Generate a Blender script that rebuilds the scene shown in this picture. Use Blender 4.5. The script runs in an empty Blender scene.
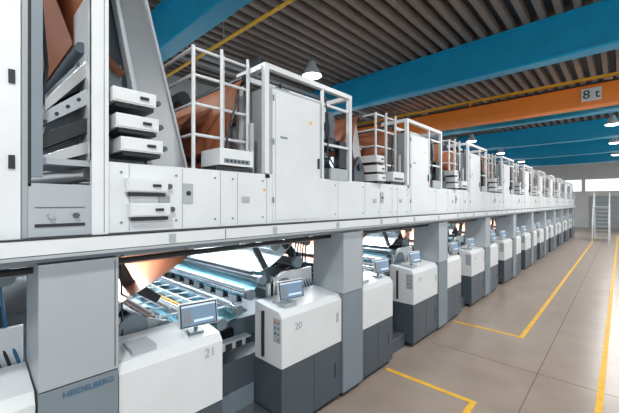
import bpy, math, random
from mathutils import Vector
random.seed(3)
S=bpy.context.scene
S.view_settings.view_transform='Standard'
S.view_settings.look='None'
S.view_settings.exposure=0.36

# ---------------- materials ----------------
def mat(name,col,rough=.5,metal=0,noise=0,nscale=8,emit=0,bump=0,coat=0,stretch=None):
    m=bpy.data.materials.new(name);m.use_nodes=True
    nt=m.node_tree;b=nt.nodes['Principled BSDF']
    b.inputs['Base Color'].default_value=(*col,1)
    b.inputs['Roughness'].default_value=rough
    b.inputs['Metallic'].default_value=metal
    if coat:b.inputs['Coat Weight'].default_value=coat
    if emit:
        b.inputs['Emission Color'].default_value=(*col,1)
        b.inputs['Emission Strength'].default_value=emit
    if noise:
        tc=nt.nodes.new('ShaderNodeTexCoord');n=nt.nodes.new('ShaderNodeTexNoise')
        n.inputs['Scale'].default_value=nscale;n.inputs['Detail'].default_value=6
        mp=nt.nodes.new('ShaderNodeMapping')
        if stretch:mp.inputs['Scale'].default_value=stretch
        nt.links.new(tc.outputs['Object'],mp.inputs[0]);nt.links.new(mp.outputs[0],n.inputs['Vector'])
        r=nt.nodes.new('ShaderNodeValToRGB')
        r.color_ramp.elements[0].position=.3;r.color_ramp.elements[1].position=.7
        r.color_ramp.elements[0].color=(*[c*(1-noise) for c in col],1)
        r.color_ramp.elements[1].color=(*[min(1,c*(1+noise)) for c in col],1)
        nt.links.new(n.outputs['Fac'],r.inputs['Fac']);nt.links.new(r.outputs['Color'],b.inputs['Base Color'])
        if bump:
            bp=nt.nodes.new('ShaderNodeBump');bp.inputs['Strength'].default_value=bump
            nt.links.new(n.outputs['Fac'],bp.inputs['Height']);nt.links.new(bp.outputs['Normal'],b.inputs['Normal'])
    return m
M={}
M['white']=mat('white_paint',(.67,.70,.72),.34,0,.03,3)
M['lgrey']=mat('light_grey_paint',(.37,.41,.44),.38,0,.03,3)
M['mgrey']=mat('mid_grey_paint',(.18,.225,.26),.4,0,.04,3)
M['dgrey']=mat('dark_grey_paint',(.06,.08,.10),.4,0,.06,3)
M['black']=mat('black_parts',(.010,.012,.016),.4)
M['steel']=mat('brushed_steel',(.42,.425,.43),.33,.85,.06,2)
M['chrome']=mat('chrome_roller',(.60,.70,.76),.16,1)
M['rubber']=mat('roller_rubber',(.03,.04,.05),.3)
M['copper']=mat('brown_paper_web',(.42,.15,.075),.42,0,.08,2)
M['teal']=mat('blue_glass_guard',(.22,.50,.60),.08,0,coat=.5)
M['screen']=mat('screen_glass',(.12,.19,.28),.12,emit=.35)
M['ui']=mat('screen_window',(.45,.55,.65),.2,emit=.4)
M['blue']=mat('blue_steel_paint',(.008,.33,.58),.33,0,.06,2)
M['bluedk']=mat('label_blue',(.02,.12,.25),.4)
M['orange']=mat('crane_orange',(.92,.26,.03),.40,0,.05,2)
M['yellow']=mat('yellow_paint',(.82,.46,.03),.5,0,.12,9)
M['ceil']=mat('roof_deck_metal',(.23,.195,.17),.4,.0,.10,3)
M['ceil_shade']=mat('roof_deck_groove_shade',(.018,.018,.02),.5,.0,.1,3)  # same roof deck, groove shade painted into the colour of recess and flank
M['wall']=mat('wall_panel',(.66,.67,.66),.6,0,.05,1)
M['floor']=mat('concrete_floor',(.33,.268,.225),.28,0,.10,1.6,bump=.01)
M['joint']=mat('floor_joint',(.16,.13,.11),.6)
M['lamp']=mat('lamp_glow',(1,.98,.93),.4,emit=9)
M['tube']=mat('tube_glow',(.9,.97,1),.4,emit=12)
M['lit']=mat('bright_paper_web',(.86,.90,.93),.4)
M['red']=mat('red_button',(.7,.03,.02),.35)
M['btnblue']=mat('blue_button',(.02,.15,.6),.35)
MK=list(M)

class B:
    def __init__(s):s.v=[];s.f=[];s.m=[];s.sm=[]
    def add(s,vs,fs,mt,smooth=False):
        o=len(s.v);s.v+=[tuple(v) for v in vs]
        for f in fs:
            s.f.append(tuple(i+o for i in f));s.m.append(MK.index(mt));s.sm.append(smooth)
    def box(s,x0,x1,y0,y1,z0,z1,mt):
        if x0>x1:x0,x1=x1,x0
        if y0>y1:y0,y1=y1,y0
        if z0>z1:z0,z1=z1,z0
        s.add([(x0,y0,z0),(x1,y0,z0),(x1,y1,z0),(x0,y1,z0),(x0,y0,z1),(x1,y0,z1),(x1,y1,z1),(x0,y1,z1)],
          [(0,3,2,1),(4,5,6,7),(0,1,5,4),(1,2,6,5),(2,3,7,6),(3,0,4,7)],mt)
    def cyl(s,p0,p1,r,mt,n=14,r1=None):
        p0=Vector(p0);p1=Vector(p1);d=(p1-p0).normalized();r1=r if r1 is None else r1
        a=d.orthogonal().normalized();b=d.cross(a)
        vs=[];
        for p,rr in((p0,r),(p1,r1)):
            for i in range(n):
                t=2*math.pi*i/n;vs.append(p+a*math.cos(t)*rr+b*math.sin(t)*rr)
        s.add(vs,[(i,(i+1)%n,n+(i+1)%n,n+i) for i in range(n)],mt,True)
        s.add(vs,[tuple(range(n-1,-1,-1)),tuple(range(n,2*n))],mt)
    def pipe(s,pts,r,mt,n=8):
        for a,c in zip(pts,pts[1:]):s.cyl(a,c,r,mt,n)
    def prism(s,pts,x0,x1,mt):
        n=len(pts);vs=[(x0,y,z) for y,z in pts]+[(x1,y,z) for y,z in pts]
        s.add(vs,[(i,(i+1)%n,n+(i+1)%n,n+i) for i in range(n)]+[tuple(range(n-1,-1,-1)),tuple(range(n,2*n))],mt)
    def prismy(s,pts,y0,y1,mt):
        n=len(pts);vs=[(x,y0,z) for x,z in pts]+[(x,y1,z) for x,z in pts]
        s.add(vs,[(i,(i+1)%n,n+(i+1)%n,n+i) for i in range(n)]+[tuple(range(n-1,-1,-1)),tuple(range(n,2*n))],mt)
    def sheet(s,pts,x0,x1,mt,t=.006):
        P=[pts[0]]+pts+[pts[-1]];q=[]
        for i in range(1,len(P)-2):
            for k in range(8):
                u=k/8;a,b,c,d=P[i-1],P[i],P[i+1],P[i+2]
                q.append(tuple(.5*(2*b[j]+(c[j]-a[j])*u+(2*a[j]-5*b[j]+4*c[j]-d[j])*u*u+(3*b[j]-a[j]-3*c[j]+d[j])*u**3) for j in(0,1)))
        q.append(pts[-1]);n=len(q)
        for off in(0,t):
            vs=[(x0,y+off,z) for y,z in q]+[(x1,y+off,z) for y,z in q]
            s.add(vs,[(i,i+1,n+i+1,n+i) for i in range(n-1)],mt,True)
    def obj(s,name,loc=(0,0,0),bevel=0,parent=None):
        me=bpy.data.meshes.new(name);me.from_pydata(s.v,[],s.f)
        used=sorted(set(s.m));mp={u:i for i,u in enumerate(used)}
        for u in used:me.materials.append(M[MK[u]])
        for p,mi,sm in zip(me.polygons,s.m,s.sm):
            p.material_index=mp[mi];p.use_smooth=sm
        me.update()
        return link(name,me,loc,bevel,parent)
def link(name,me,loc=(0,0,0),bevel=0,parent=None):
    o=bpy.data.objects.new(name,me);S.collection.objects.link(o);o.location=loc
    if bevel:
        md=o.modifiers.new('bevel','BEVEL');md.width=bevel;md.segments=2;md.limit_method='ANGLE'
    if parent:o.parent=parent
    return o
def empty(name,loc):
    e=bpy.data.objects.new(name,None);S.collection.objects.link(e);e.location=loc;return e
def text(name,body,size,loc,rot,mt,parent=None):
    c=bpy.data.curves.new(name,'FONT');c.body=body;c.size=size;c.extrude=.001
    c.align_x='CENTER';c.align_y='CENTER'
    c.materials.append(M[mt]);o=bpy.data.objects.new(name,c);S.collection.objects.link(o)
    o.location=loc;o.rotation_euler=rot
    if parent:o.parent=parent
    return o

P=3.03
FX=-2.6; BX=-5.9
# ---------------- lower press body ----------------
def lower():
    b=B()
    def station(y0,y1):
        b.prismy([(FX,.74),(FX,1.27),(FX-.05,1.335),(FX-.46,1.38),(FX-.46,.74)],y0+.006,y1-.006,'white')
        b.box(FX-.45,FX-.012,y0+.012,y1-.012,.725,.745,'black')
        b.box(FX-.46,FX-.004,y0+.006,y1-.006,.07,.73,'dgrey')
        b.box(FX-.42,FX-.05,y0+.03,y1-.03,0,.08,'black')
        b.box(FX-.006,FX-.002,(y0+y1)/2-.003,(y0+y1)/2+.003,.08,.72,'black')
        b.box(FX-.3,FX-.08,y0+.12,y0+.3,1.33,1.385,'lgrey')
        b.box(FX-.006,FX+.0,y1-.14,y1-.12,.32,.5,'black')
    station(.70,1.73);station(2.18,3.03)
    b.box(FX-.5,FX+.025,1.735,2.175,1.34,2.12,'lgrey')
    b.box(FX-.5,FX+.02,1.735,2.175,.07,1.33,'mgrey')
    b.box(FX-.48,FX+.0,1.75,2.16,1.32,1.35,'black')
    b.box(FX-.45,FX-.03,1.76,2.15,0,.08,'black')
    b.box(FX+.024,FX+.028,2.15,2.156,1.36,2.1,'dgrey')
    for i,(z,m) in enumerate(((1.22,'red'),(1.16,'btnblue'),(1.10,'black'),(1.04,'lgrey'))):
        b.cyl((FX-.10,.712,z),(FX-.10,.69,z),.010,m,10)
        b.cyl((FX-.05,.712,z),(FX-.05,.695,z),.008,'black',8)
    b.box(FX-.14,FX-.02,.704,.71,1.0,1.26,'lgrey')
    b.box(FX-.001,FX+.004,1.62,1.66,1.0,1.12,'lgrey')
    b.cyl((FX-.3,.69,.8),(FX-.3,.69,1.3),.02,'black',8)
    # opening
    b.box(FX-.7,FX-.15,.02,.68,.0,.22,'dgrey')
    b.box(FX-.9,FX-.45,.02,.68,.22,.45,'mgrey')
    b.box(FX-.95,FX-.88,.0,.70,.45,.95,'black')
    b.box(FX-.72,FX-.14,.02,.68,.22,.23,'steel')
    b.box(FX-.62,FX-.5,.02,.68,.9,.98,'lgrey')
    for i in range(5):b.box(FX-.5,FX-.49,.08+i*.13,.16+i*.13,.905,.97,'black')
    # inner body
    b.box(BX,FX-.47,0.0,3.02,.05,.78,'dgrey')
    b.box(BX,FX-.95,.0,3.02,.78,1.02,'mgrey')
    for x in(FX-.52,BX+.15):
        b.prism([(.75,.78),(.75,1.75),(.95,2.1),(1.65,2.1),(1.72,1.9),(1.72,.78)] if x<-4 else
                [(.95,.78),(.95,1.5),(1.2,1.62),(1.72,1.62),(1.72,.78)],x-.05,x,'lgrey' if x<-4 else 'white')
        b.prism([(2.2,.78),(2.2,1.55),(2.6,1.45),(2.95,1.3),(2.95,.78)],x-.05,x,'lgrey')
    b.box(BX-.08,BX,0,3.02,0,2.12,'lgrey')
    for y in(.3,1.2,2.1,2.8):b.box(BX,BX+.03,y,y+.2,1.15,1.95,'white')
    x0,x1=FX-.52,BX+.12
    for y,z,r,m in((.06,1.24,.045,'chrome'),(.30,1.20,.05,'rubber'),(.52,1.30,.045,'chrome'),(.68,1.44,.05,'chrome'),(.86,1.58,.045,'rubber'),
                   (1.2,1.40,.12,'chrome'),(1.45,1.72,.06,'rubber'),(1.62,1.98,.05,'chrome'),(2.28,1.62,.06,'chrome'),
                   (2.45,1.40,.10,'rubber'),(2.72,1.34,.05,'chrome'),(2.93,1.20,.06,'chrome'),(1.05,1.98,.06,'rubber'),(1.3,2.02,.045,'chrome')):
        b.cyl((x0,y,z),(x1,y,z),r,m,18)
        b.cyl((x0+.02,y,z),(x0-.04,y,z),r*1.25,'mgrey',14)
    b.prism([(.02,1.10),(.68,1.24),(.68,1.255),(.02,1.115)],x1,x0-.05,'teal')
    b.prism([(2.55,1.30),(3.02,1.14),(3.02,1.155),(2.55,1.315)],x1,x0-.05,'teal')
    b.prism([(.70,1.36),(.98,1.62),(.98,1.635),(.70,1.375)],x1,x0-.08,'teal')
    b.prism([(2.2,1.68),(2.5,1.5),(2.5,1.515),(2.2,1.695)],x1,x0-.05,'steel')
    for i in range(9):
        x=x0-.2-i*.30
        b.box(x-.015,x,.03,.69,1.30,1.315,'white')
        b.box(x-.015,x,2.25,3.02,1.36,1.375,'white')
        b.box(x-.05,x-.02,.66,.72,1.30,1.42,'black')
        b.box(x-.06,x-.0,.16,.22,1.22,1.28,'mgrey')
    for y,z in((.01,1.36),(.20,1.36),(.42,1.40),(.60,1.52),(2.62,1.48),(2.9,1.43),(2.78,1.5)):
        b.box(x1,x0,y-.011,y+.011,z-.011,z+.011,'white')
    b.box(x1,x0,.12,.15,1.3,1.32,'yellow')
    b.box(x1,x0,.99,1.03,1.3,1.60,'mgrey')
    b.box(x1,x0,.985,.99,1.42,1.45,'lit')
    b.box(x1,x0,.70,.72,1.66,1.70,'dgrey')
    for x in(x0-.12,x1+.2):
        b.prism([(1.2,2.1),(1.3,2.1),(1.62,1.75),(1.68,1.45),(1.58,1.45),(1.5,1.7)],x-.05,x,'black')
        b.prism([(2.25,2.1),(2.35,2.1),(2.5,1.8),(2.75,1.6),(2.7,1.54),(2.42,1.74)],x-.04,x,'black')
        b.prism([(.72,2.1),(.80,2.1),(1.05,1.7),(.98,1.66)],x-.04,x,'black')
    # webs
    b.sheet([(2.0,1.60),(2.3,1.68),(2.8,1.94),(3.02,2.14)],x1+.1,x0+.14,'copper')
    b.sheet([(.88,1.66),(1.05,1.70),(1.3,1.84),(1.6,2.08)],x1+.1,x0-.1,'lit')
    b.sheet([(2.30,1.45),(2.6,1.36),(2.95,1.27)],x1+.5,x0-.9,'lit')
    # cabling
    b.cyl((FX-.2,0,2.06),(FX-.2,3.03,2.06),.022,'black',8);b.cyl((FX-.2,0,2.1),(FX-.2,3.03,2.1),.016,'lgrey',8)
    b.cyl((FX-.42,0,2.02),(FX-.42,3.03,2.02),.03,'steel',10)
    for i in range(5):
        yy=1.45+.05*i
        b.pipe([(FX-.5,yy,2.12),(FX-.52,yy-.05,1.9),(FX-.56,yy-.02,1.6),(FX-.5,yy+.05,1.35)],.011,'black' if i%2 else 'bluedk',6)
    for i in range(3):
        yy=2.24+.05*i
        b.pipe([(FX-.5,yy,2.12),(FX-.56,yy+.03,1.8),(FX-.5,yy+.02,1.36)],.010,'black',6)
    for y in(.85,2.4):
        b.box(x1+.2,x0-.3,y-.06,y+.06,2.09,2.12,'white')
        b.cyl((x1+.25,y,2.07),(x0-.35,y,2.07),.022,'tube',8)
    return b
def platform():
    b=B()
    b.box(BX,FX,0,P,2.13,2.17,'mgrey')
    b.box(FX-.12,FX+.10,0,P,2.165,2.185,'lgrey')
    b.box(FX+.03,FX+.10,0,P,2.19,2.275,'white')
    b.box(FX-.02,FX+.03,0,P,2.20,2.255,'lgrey')
    b.box(FX-.02,FX+.06,0,P,2.276,2.286,'black')
    for y in(.5,1.5,2.5):
        b.box(FX+.10,FX+.106,y,y+.05,2.2,2.265,'lgrey')
    b.box(FX+.1,FX+.103,2.99,2.995,2.19,2.275,'dgrey')
    for i in range(6):
        b.box(BX,FX-.1,.25+i*.5,.30+i*.5,2.10,2.13,'lgrey')
    return b
def tube_frame(b,x0,x1,y0,y1,z0,z1,t,m):
    for x in(x0,x1-t):
        for y in(y0,y1-t):b.box(x,x+t,y,y+t,z0,z1,m)
        for z in(z1-t,):b.box(x,x+t,y0+t,y1-t,z,z+t,m)
    for y in(y0,y1-t):b.box(x0+t,x1-t,y,y+t,z1-t,z1,m)
def railing(b,pts,z0,z1,levels,post):
    for x,y in post:b.cyl((x,y,z0),(x,y,z1),.018,'white',10)
    for i in range(len(pts)-1):
        for z in levels:b.cyl((*pts[i],z),(*pts[i+1],z),.015,'white',10)
# ---------------- upper tower ----------------
def upper(first=False):
    b=B()
    fe=2.115 if first else 1.95
    fs=1.74 if first else .48
    T=4.9 if first else 3.92
    if first:
        b.box(FX-.07,FX,0,1.5,2.29,2.79,'white')
        b.box(FX-.07,FX,1.69,2.02,2.29,2.62,'lgrey')
        b.box(FX-.0,FX+.006,1.72,1.98,2.35,2.37,'black')
        b.box(FX-.0,FX+.004,1.72,1.98,2.47,2.475,'dgrey')
        b.cyl((FX-.02,1.80,2.42),(FX+.02,1.80,2.42),.018,'steel',18)
        b.cyl((FX-.02,1.93,2.42),(FX+.02,1.93,2.42),.018,'dgrey',14)
        b.box(FX-.07,FX,2.10,3.03,2.29,2.79,'white')
    else:
        b.box(FX-.07,FX,0,3.03,2.29,2.79,'white')
    b.box(FX-.2,FX-.07,0,3.03,2.75,2.79,'lgrey')
    for y in(.1,.45,1.0,1.6,2.2,2.6,2.95):
        if first and 1.5<y<2.1:continue
        b.cyl((FX-.002,y,2.72),(FX+.005,y,2.72),.010,'mgrey',8)
        b.cyl((FX-.002,y,2.36),(FX+.005,y,2.36),.010,'mgrey',8)
        b.box(FX-.001,FX+.002,y+.05,y+.054,2.3,2.78,'mgrey')
    for y in(2.46,.2):
        b.box(FX-.001,FX+.004,y,y+.09,2.50,2.56,'lgrey')
        b.box(FX-.001,FX+.003,y+.26,y+.285,2.62,2.645,'yellow')
    b.box(FX-.001,FX+.01,2.66,2.74,2.5,2.66,'lgrey');b.cyl((FX,2.70,2.58),(FX+.015,2.70,2.58),.02,'black',12)
    b.box(BX,BX+.06,0,3.03,2.17,2.8,'lgrey')
    if not first:
        tube_frame(b,FX-.5,FX,fs,fe,2.79,T,.055,'white')
        b.box(FX-.5,FX,fs,fs+.06,2.75,2.8,'white')
        b.box(FX-.03,FX-.002,1.35,1.385,2.79,T-.06,'white')
        E=T-.22
        b.box(FX-.46,FX-.40,fs+.06,1.34,2.8,E,'lgrey')
        b.box(FX-.44,FX-.01,fs+.065,1.34,2.3,E,'lgrey')
        b.box(FX-.03,FX+.006,fs+.10,1.30,2.32,E-.03,'white')
        b.box(FX+.0055,FX+.008,fs+.13,fs+.133,2.34,E-.05,'mgrey')
        b.box(FX+.005,FX+.010,fs+.2,fs+.30,3.18,3.2,'mgrey')
        b.box(FX+.005,FX+.02,1.26,1.285,2.9,3.02,'black')
        for z in(2.5,3.1,3.55):b.box(FX+.004,FX+.016,fs+.095,fs+.11,z,z+.06,'mgrey')
        b.box(FX+.006,FX+.009,1.12,1.16,3.4,3.43,'yellow')
        b.box(FX-.3,FX-.2,.8,1.0,E,E+.1,'dgrey');b.cyl((FX-.25,.9,E),(FX-.25,.9,T-.06),.02,'black',8)
        b.box(FX-.44,FX-.34,1.40,fe-.08,2.8,3.6,'mgrey')
        for z,r,m in((3.02,.07,'chrome'),(3.25,.09,'rubber'),(3.5,.06,'chrome')):
            b.cyl((FX-.08,1.65,z),(FX-.34,1.65,z),r,m,18)
        b.box(FX-.06,FX-.0,1.47,1.57,3.3,3.62,'dgrey')
        b.box(FX-.02,FX+.012,1.5,1.85,2.79,2.93,'lgrey')
        b.box(FX-.1,FX-.03,1.72,1.86,2.95,3.3,'black')
        for z in(3.2,3.68):b.box(FX-.04,FX-.01,1.38,fe-.06,z,z+.03,'white')
        b.pipe([(FX-.02,1.42,3.8),(FX+.02,1.46,3.4),(FX-.0,1.44,3.1),(FX-.01,1.6,2.95)],.01,'black',6)
        b.box(FX-.5,BX+.3,1.2,1.26,3.7,3.76,'white')
        tube_frame(b,BX,FX-.9,.7,1.8,2.79,3.75,.06,'white')
        b.box(BX+.5,FX-1.2,.75,1.7,2.8,3.55,'lgrey')
        for y in(.56,1.85):
            b.cyl((FX-.5,y,3.45),(BX+.1,y,3.45),.07,'chrome',16)
        b.sheet([(2.0,2.2),(2.06,2.9),(2.16,3.5),(2.3,3.78)],BX+.5,FX-.12,'copper')
        b.cyl((BX+.3,2.33,3.74),(FX-.12,2.33,3.74),.05,'rubber',16)
        b.prism([(2.1,2.8),(2.1,3.0),(2.22,3.15),(2.34,3.0),(2.34,2.8)],FX-.11,FX-.07,'dgrey')
        b.cyl((FX-.16,2.22,3.0),(FX-.04,2.22,3.0),.05,'black',16)
    else:
        b.box(FX-.5,FX-.0,fe-.10,fe,2.79,T,'white')
        b.box(FX-.03,FX+.02,fe-.10,fe+.0,2.28,T,'white')
        b.box(FX+.02,FX+.022,fe-.03,fe-.025,2.3,T,'mgrey')
        b.box(FX-.14,FX+.01,1.45,1.655,2.28,T,'white')
        b.box(FX-.12,FX-.02,1.66,1.70,2.28,T,'lgrey')
        b.box(FX-.02,FX+.0,1.69,1.705,2.6,T,'black')
        for z in(2.7,3.2,3.7):b.box(FX+.008,FX+.02,1.60,1.63,z,z+.08,'black')
        b.box(FX-.04,FX+.0,1.70,1.76,2.66,T,'mgrey')
        b.prism([(2.05,3.60),(1.83,3.28),(1.80,2.86),(2.08,2.72),(2.3,2.8),(2.3,3.6)],FX-1.5,FX-.32,'mgrey')
        b.prism([(2.06,3.56),(1.79,3.18),(1.79,3.10),(2.06,3.44)],FX-.33,FX-.14,'steel')
        b.prism([(2.06,3.34),(1.77,3.08),(1.77,3.00),(2.06,3.22)],FX-.30,FX-.12,'lgrey')
        b.prism([(2.06,3.12),(1.76,2.94),(1.76,2.84),(2.06,3.02)],FX-.30,FX-.10,'black')
        b.prism([(2.06,3.38),(1.82,3.17),(1.82,3.10),(2.06,3.29)],FX-1.4,FX-.32,'black')
        b.prism([(2.06,2.95),(1.76,2.80),(1.76,2.74),(2.06,2.86)],FX-.28,FX-.08,'steel')
        b.cyl((FX-.6,1.74,2.67),(FX-.10,2.03,2.70),.05,'steel',20)
        b.cyl((FX-1.6,1.95,2.58),(FX-.14,1.95,2.58),.05,'steel',20)
        for i in range(4):b.cyl((FX-.08,1.78+.06*i,3.02+.06*i),(FX-.06,1.78+.06*i,3.02+.06*i),.012,'black',8)
        b.box(FX-1.8,FX-1.7,1.4,2.3,2.3,4.8,'mgrey')
        b.sheet([(1.94,4.9),(1.98,4.3),(2.06,3.75),(2.28,3.5)],FX-2.8,FX-.18,'copper')
        b.sheet([(1.74,4.9),(1.76,4.35),(1.90,4.0),(2.0,3.72)],FX-2.8,FX-.45,'copper')
        b.cyl((FX-2.8,2.0,3.60),(FX-.18,2.0,3.60),.04,'dgrey',14)
        b.pipe([(FX-.2,1.74,4.9),(FX-.2,1.77,3.9),(FX-.16,1.80,3.4),(FX-.2,1.74,2.8)],.013,'black',8)
    if first:
        b.prism([(2.10,4.9),(2.30,4.9),(2.84,2.8),(2.46,2.8)],FX-.36,FX-.33,'steel')
        b.prism([(2.0,4.9),(2.13,4.9),(2.52,3.3),(2.52,2.8),(2.35,2.8)],FX-.5,FX-.4,'dgrey')
        b.prism([(2.115,4.7),(2.135,4.7),(2.51,2.8),(2.47,2.8)],FX-.33,FX-.24,'lgrey')
        b.prism([(2.30,4.9),(2.32,4.9),(2.86,2.8),(2.84,2.8)],FX-.38,FX-.31,'lgrey')
        dr=[(2.13,3.21),(2.15,3.03),(2.18,2.87),(2.22,2.58),(2.24,2.40)]
    else:
        b.prism([(2.35,3.75),(2.5,3.75),(2.75,2.8),(2.5,2.8)],FX-.36,FX-.33,'steel')
        dr=[(2.45,3.09),(2.47,2.95),(2.49,2.82)]
    for y,z in dr:
        w=.29 if first else .22
        b.box(FX-.3,FX+.06,y,y+w,z,z+.10,'white')
        b.box(FX+.06,FX+.066,y+.01,y+w-.01,z+.01,z+.09,'white')
        b.box(FX+.06,FX+.08,y+w*.6,y+w*.8,z+.04,z+.06,'black')
        b.box(FX-.25,FX+.04,y+.02,y+w-.01,z-.03,z-.006,'black')
        b.cyl((FX-.05,y+w+.03,z+.05),(FX+.03,y+w+.03,z+.05),.02,'dgrey',10)
    if first:b.box(FX-.3,FX-.25,2.12,2.45,2.3,3.35,'mgrey')
    ry=2.85
    railing(b,[(FX-1.3,ry),(FX-.2,ry),(FX-.2,ry+.60)],2.8,3.92,(3.9,3.66,3.40,3.12),
            [(FX-1.3,ry),(FX-.2,ry),(FX-.2,ry+.3),(FX-.2,ry+.6)])
    for y in(ry+.27,ry+.57):b.cyl((FX-.17,y,2.8),(FX-.17,y,3.96),.016,'white',8)
    b.box(FX-.35,FX+.0,2.96,3.36,2.79,2.83,'black')
    b.box(FX-.3,FX+.03,2.98,3.34,2.84,2.99,'white')
    b.box(FX+.03,FX+.034,3.02,3.30,2.86,2.90,'mgrey')
    for i in range(6):b.box(FX+.03,FX+.036,3.04+i*.042,3.065+i*.042,2.87,2.89,'black')
    b.pipe([(FX-.08,3.1,2.99),(FX-.06,3.12,3.15),(FX-.12,3.2,3.3),(FX-.15,3.3,3.6)],.012,'black',6)
    b.cyl((FX-.1,3.42,2.8),(FX-.1,3.42,3.3),.025,'lgrey',10)
    b.sheet([(3.16,2.2),(3.18,2.8),(3.24,3.3),(3.34,3.66),(3.45,3.84)],BX+.5,FX-.22,'copper')
    b.sheet([(2.70,2.2),(2.78,2.9),(2.95,3.3),(3.16,3.5)],BX+.5,FX-.6,'copper')
    b.cyl((BX+.3,3.44,3.78),(FX-.22,3.44,3.78),.05,'rubber',18)
    b.cyl((BX+.3,3.10,3.66),(FX-.9,3.10,3.66),.07,'rubber',18)
    b.cyl((BX+.3,2.62,3.25),(FX-1.3,2.62,3.25),.06,'rubber',18)
    b.cyl((BX+.3,3.08,2.95),(FX-.35,3.08,2.95),.05,'chrome',18)
    b.cyl((BX+.3,2.7,3.75),(FX-.9,2.7,3.75),.09,'rubber',18)
    x=BX+.4
    b.prism([(2.35,2.8),(2.35,3.3),(2.9,3.75),(3.1,3.75),(3.1,3.5),(2.75,3.0),(2.75,2.8)],x-.04,x,'mgrey')
    return b
def monitor_b():
    b=B()
    w,h=.165,.10
    def tilt(y,z,x):return(x-.18*z,y,z)
    def slab(y0,y1,z0,z1,x0,x1,m):
        v=[tilt(y,z,x) for x in(x0,x1) for z in(z0,z1) for y in(y0,y1)]
        b.add(v,[(0,1,3,2),(4,6,7,5),(0,4,5,1),(2,3,7,6),(0,2,6,4),(1,5,7,3)],m)
    slab(-w,w,-h,h,-.02,.012,'white')
    slab(-w+.006,w-.006,-h+.006,h-.006,.012,.016,'black')
    slab(-w+.018,w-.018,-h+.016,h-.016,.016,.018,'screen')
    slab(-w+.018,w-.018,h-.032,h-.016,.018,.019,'ui')
    slab(-w+.03,-w+.10,-h+.03,h-.05,.018,.019,'mgrey')
    slab(-w+.12,w-.04,-h+.04,-h+.06,.018,.019,'ui')
    b.cyl((-.03,0,0),(-.08,0,-.18),.018,'mgrey',10)
    b.box(-.14,-.03,-.06,.06,-.2,-.17,'mgrey')
    return b
low=lower().obj('press_base',bevel=.006);plat=platform().obj('service_platform');up=upper().obj('web_tower',bevel=.004)
upf=upper(True).obj('web_tower_near',bevel=.004);mon=monitor_b().obj('control_monitor',bevel=.003)
protos=[low,plat,up,upf,mon]
N=10
for k in range(-1,N):
    Yo=1.62+P*k
    e=empty('printing_press_unit',(0,Yo,0))
    link('press_base',low.data,(0,0,0),.005 if k<4 else 0,e)
    link('service_platform',plat.data,(0,0,0),0,e)
    link('web_tower',(upf if k==-1 else up).data,(0,0,0),.0035 if k<4 else 0,e)
    for y in(.92,2.84):
        m=link('control_monitor',mon.data,(FX-.09,y,1.535),0,e);m.rotation_euler=(0,0,math.radians(-10))
    text('unit_number',str(20-k),.11,(FX+.004,.95 if k>=0 else 2.90,1.14 if k>=0 else 1.2),(math.pi/2,0,math.pi/2),'lgrey',e)
    if k==-1:text('maker_label','HEIDELBERG',.052,(FX+.024,2.0,1.275),(math.pi/2,0,math.pi/2),'bluedk',e)
    L=bpy.data.lights.new('under_deck_light','AREA');L.shape='RECTANGLE';L.size=2.2;L.size_y=.15
    L.energy=52;L.color=(.86,.96,1);o=bpy.data.objects.new('under_deck_light',L);S.collection.objects.link(o)
    o.location=(-4.4,.85,2.04);o.parent=e
    L2=o.copy();S.collection.objects.link(L2);L2.location=(-4.4,2.4,2.04)
for o in protos:bpy.data.objects.remove(o)

# ---------------- hall ----------------
b=B();b.box(-11,9,-8,44,-.1,0,'floor')
for y in(-1.0,5.8,12.6,19.4,26.2,33):b.box(-2.5,9,y,y+.012,0,.0012,'joint')
b.box(-.9,-.888,-8,44,0,.0012,'joint')
b.obj('floor')
q=B()
q.box(-1.385,-1.315,-4,4.45,0,.003,'yellow');q.box(-2.58,-1.385,4.38,4.45,0,.003,'yellow')
q.box(-2.58,-1.385,7.14,7.21,0,.003,'yellow');q.box(-1.385,-1.315,7.14,33,0,.003,'yellow')
q.box(-.235,-.165,-4,36,0,.003,'yellow')
q.obj('floor_marking_lines')
b=B();z0=6.8;x=-11.0;pit=.32
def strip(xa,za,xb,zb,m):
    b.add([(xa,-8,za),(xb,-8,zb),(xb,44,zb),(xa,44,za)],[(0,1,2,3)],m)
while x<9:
    strip(x,z0,x+.12,z0,'ceil');strip(x+.12,z0,x+.15,z0+.15,'ceil');strip(x+.15,z0+.15,x+.29,z0+.15,'ceil_shade');strip(x+.29,z0+.15,x+.32,z0,'ceil_shade');x+=pit
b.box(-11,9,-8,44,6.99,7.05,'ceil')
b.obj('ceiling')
def ibeam(name,y,z0,z1,w,m,x0=-10.9,x1=9):
    b=B();b.box(x0,x1,y-w/2,y+w/2,z0,z0+.05,m);b.box(x0,x1,y-w/2,y+w/2,z1-.05,z1,m)
    b.box(x0,x1,y-.06,y+.06,z0+.05,z1-.05,m)
    return b.obj(name)
for y in(-3.5,3.1,9.5,16.2,22.6,29.2,35.8):ibeam('roof_beam',y,5.8,6.79,.34,'blue')
b=B();b.box(-9.6,9,12.85,13.2,5.4,6.03,'orange');b.box(-9.6,9,12.8,13.25,5.38,5.42,'orange')
b.box(-9.6,9,12.8,13.25,6.01,6.05,'orange');b.box(-9.6,9,12.6,12.8,6.12,6.17,'yellow')
b.box(-9.9,-9.3,12.0,14.0,5.4,5.8,'orange')
for x in(-8,-4,0,4):b.box(x,x+.06,12.6,12.9,6.0,6.14,'orange')
b.box(-.88,-.42,12.8,12.845,5.53,5.9,'white')
b.cyl((-9.6,12.72,6.0),(9,12.72,6.0),.03,'black',8)
cr=b.obj('overhead_crane')
text('load_sign_text','8 t',.36,(-.65,12.79,5.71),(math.pi/2,0,0),'black',cr)
b=B();b.box(-10.1,-9.5,-8,44,5.2,5.38,'blue')
b.obj('crane_runway')
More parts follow.
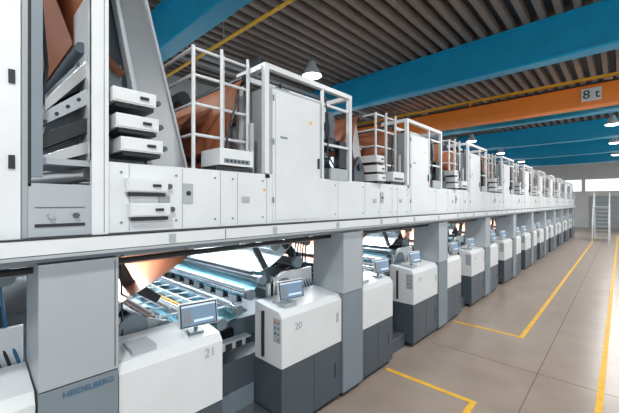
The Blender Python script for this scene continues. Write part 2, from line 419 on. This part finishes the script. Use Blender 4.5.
b=B();b.cyl((-10.9,3.75,5.85),(9,3.75,5.85),.035,'yellow',12)
for x in(-9,-6,-3,0,3):b.cyl((x,3.75,5.85),(x,3.75,6.79),.012,'lgrey',6)
b.obj('gas_pipe')
b=B()
for x in(-8.3,-7.9):b.cyl((x,-8,6.3),(x,44,6.3),.06,'lgrey',10)
for y in range(-6,44,4):b.box(-8.5,-7.7,y,y+.04,6.36,6.79,'lgrey')
b.obj('ceiling_conduit')
b=B()
b.box(-11.2,-11,-8,44,0,3.6,'wall');b.box(-11.2,-11,-8,44,5.4,7,'wall')
for y in range(-8,45,4):b.box(-11.2,-11,y,y+.8,3.6,5.4,'wall')
for y in range(-8,44,1):b.box(-11.0,-10.98,y,y+.02,0,3.6,'lgrey')
b.obj('wall_left')
b=B()
b.box(-11,9,44,44.2,0,3.7,'wall');b.box(-11,9,44,44.2,4.9,7,'wall')
for x in range(-11,10,4):b.box(x,x+.3,44,44.2,3.7,4.9,'wall')
b.box(-2.4,1.6,43.93,44,0,3.2,'lgrey')
for z in(.5,1,1.5,2,2.5,3):b.box(-2.4,1.6,43.92,43.94,z,z+.03,'mgrey')
b.obj('wall_far')
for y in(3.1,9.5,16.2,22.6,29.2,35.8):
    b=B();b.box(-10.95,-10.6,y-.15,y+.15,0,5.8,'blue');b.box(-10.7,-10.6,y-.2,y+.2,0,5.8,'blue');b.obj('steel_column')
def lamp():
    b=B()
    prof=[(.05,.42),(.10,.40),(.12,.28),(.17,.20),(.24,.08),(.27,0)]
    n=24;vs=[];fs=[]
    for rr,z in prof:
        for i in range(n):
            t=2*math.pi*i/n;vs.append((rr*math.cos(t),rr*math.sin(t),z))
    for j in range(len(prof)-1):
        for i in range(n):fs.append((j*n+i,j*n+(i+1)%n,(j+1)*n+(i+1)%n,(j+1)*n+i))
    b.add(vs,fs,'white',True)
    b.cyl((0,0,-.03),(0,0,.03),.2,'lamp',24,.255);b.cyl((0,0,.40),(0,0,.5),.05,'mgrey',12)
    b.cyl((0,0,.5),(0,0,.78),.008,'black',6)
    return b
lp=lamp().obj('pendant_lamp',(-6.24,6.7,6.02))
for x in(-6.24,-.3,4.5):
    for y in(-.5,6.7,13.9,20.1,26.4,33):
        if (x,y)!=(-6.24,6.7):link('pendant_lamp',lp.data,(x,y,6.02))
        L=bpy.data.lights.new('lamp_light','AREA');L.shape='DISK';L.size=.5;L.energy=130;L.color=(1,.98,.95)
        o=bpy.data.objects.new('lamp_light',L);S.collection.objects.link(o);o.location=(x,y,5.97)
# mobile stairs
b=B()
sx,sy=-1.4,28.4
for i in range(9):
    z=.25+i*.24;y=sy+i*.22
    b.box(sx,sx+.8,y,y+.24,z-.03,z,'lgrey')
for x in(sx,sx+.8):
    b.prism([(sy-.1,.0),(sy+.05,.0),(sy+2.2,2.2),(sy+2.2,2.35)],x-.02,x+.02,'white')
    b.cyl((x,sy,1.2),(x,sy+2,3.2),.025,'white',8);b.cyl((x,sy+2,3.2),(x,sy+3,3.2),.025,'white',8)
    b.cyl((x,sy,.8),(x,sy+2,2.8),.02,'white',8)
    for y,z in((0,.1),(.7,.8),(1.4,1.5),(2,2.1),(3,2.2)):
        b.cyl((x,sy+y,z),(x,sy+y,1.2+min(y,2)),.022,'white',8)
    for y in(2.1,3.0):b.cyl((x,sy+y,0),(x,sy+y,2.2),.03,'white',8)
    b.cyl((x,sy+2.1,.3),(x,sy+3,2.0),.02,'white',8);b.cyl((x,sy+3,.3),(x,sy+2.1,2.0),.02,'white',8)
b.box(sx-.03,sx+.83,sy+2,sy+3.05,2.2,2.26,'lgrey')
b.obj('mobile_stairs')

W=bpy.data.worlds.new('World');S.world=W;W.use_nodes=True
bg=W.node_tree.nodes['Background'];bg.inputs[0].default_value=(.90,.96,1,1);bg.inputs[1].default_value=1.1
L=bpy.data.lights.new('window_daylight','AREA');L.shape='RECTANGLE';L.size=40;L.size_y=5;L.energy=520;L.color=(.94,.98,1)
o=bpy.data.objects.new('window_daylight',L);S.collection.objects.link(o);o.location=(8.8,16,3.6);o.rotation_euler=(0,math.pi/2,0)
c=bpy.data.cameras.new('cam');co=bpy.data.objects.new('camera',c);S.collection.objects.link(co)
co.location=(0,0,2.5);co.rotation_euler=(math.pi/2,0,math.radians(43.4))
c.sensor_width=36;c.lens=330/619*36;c.shift_y=-3.5/619;c.clip_end=200
S.camera=co
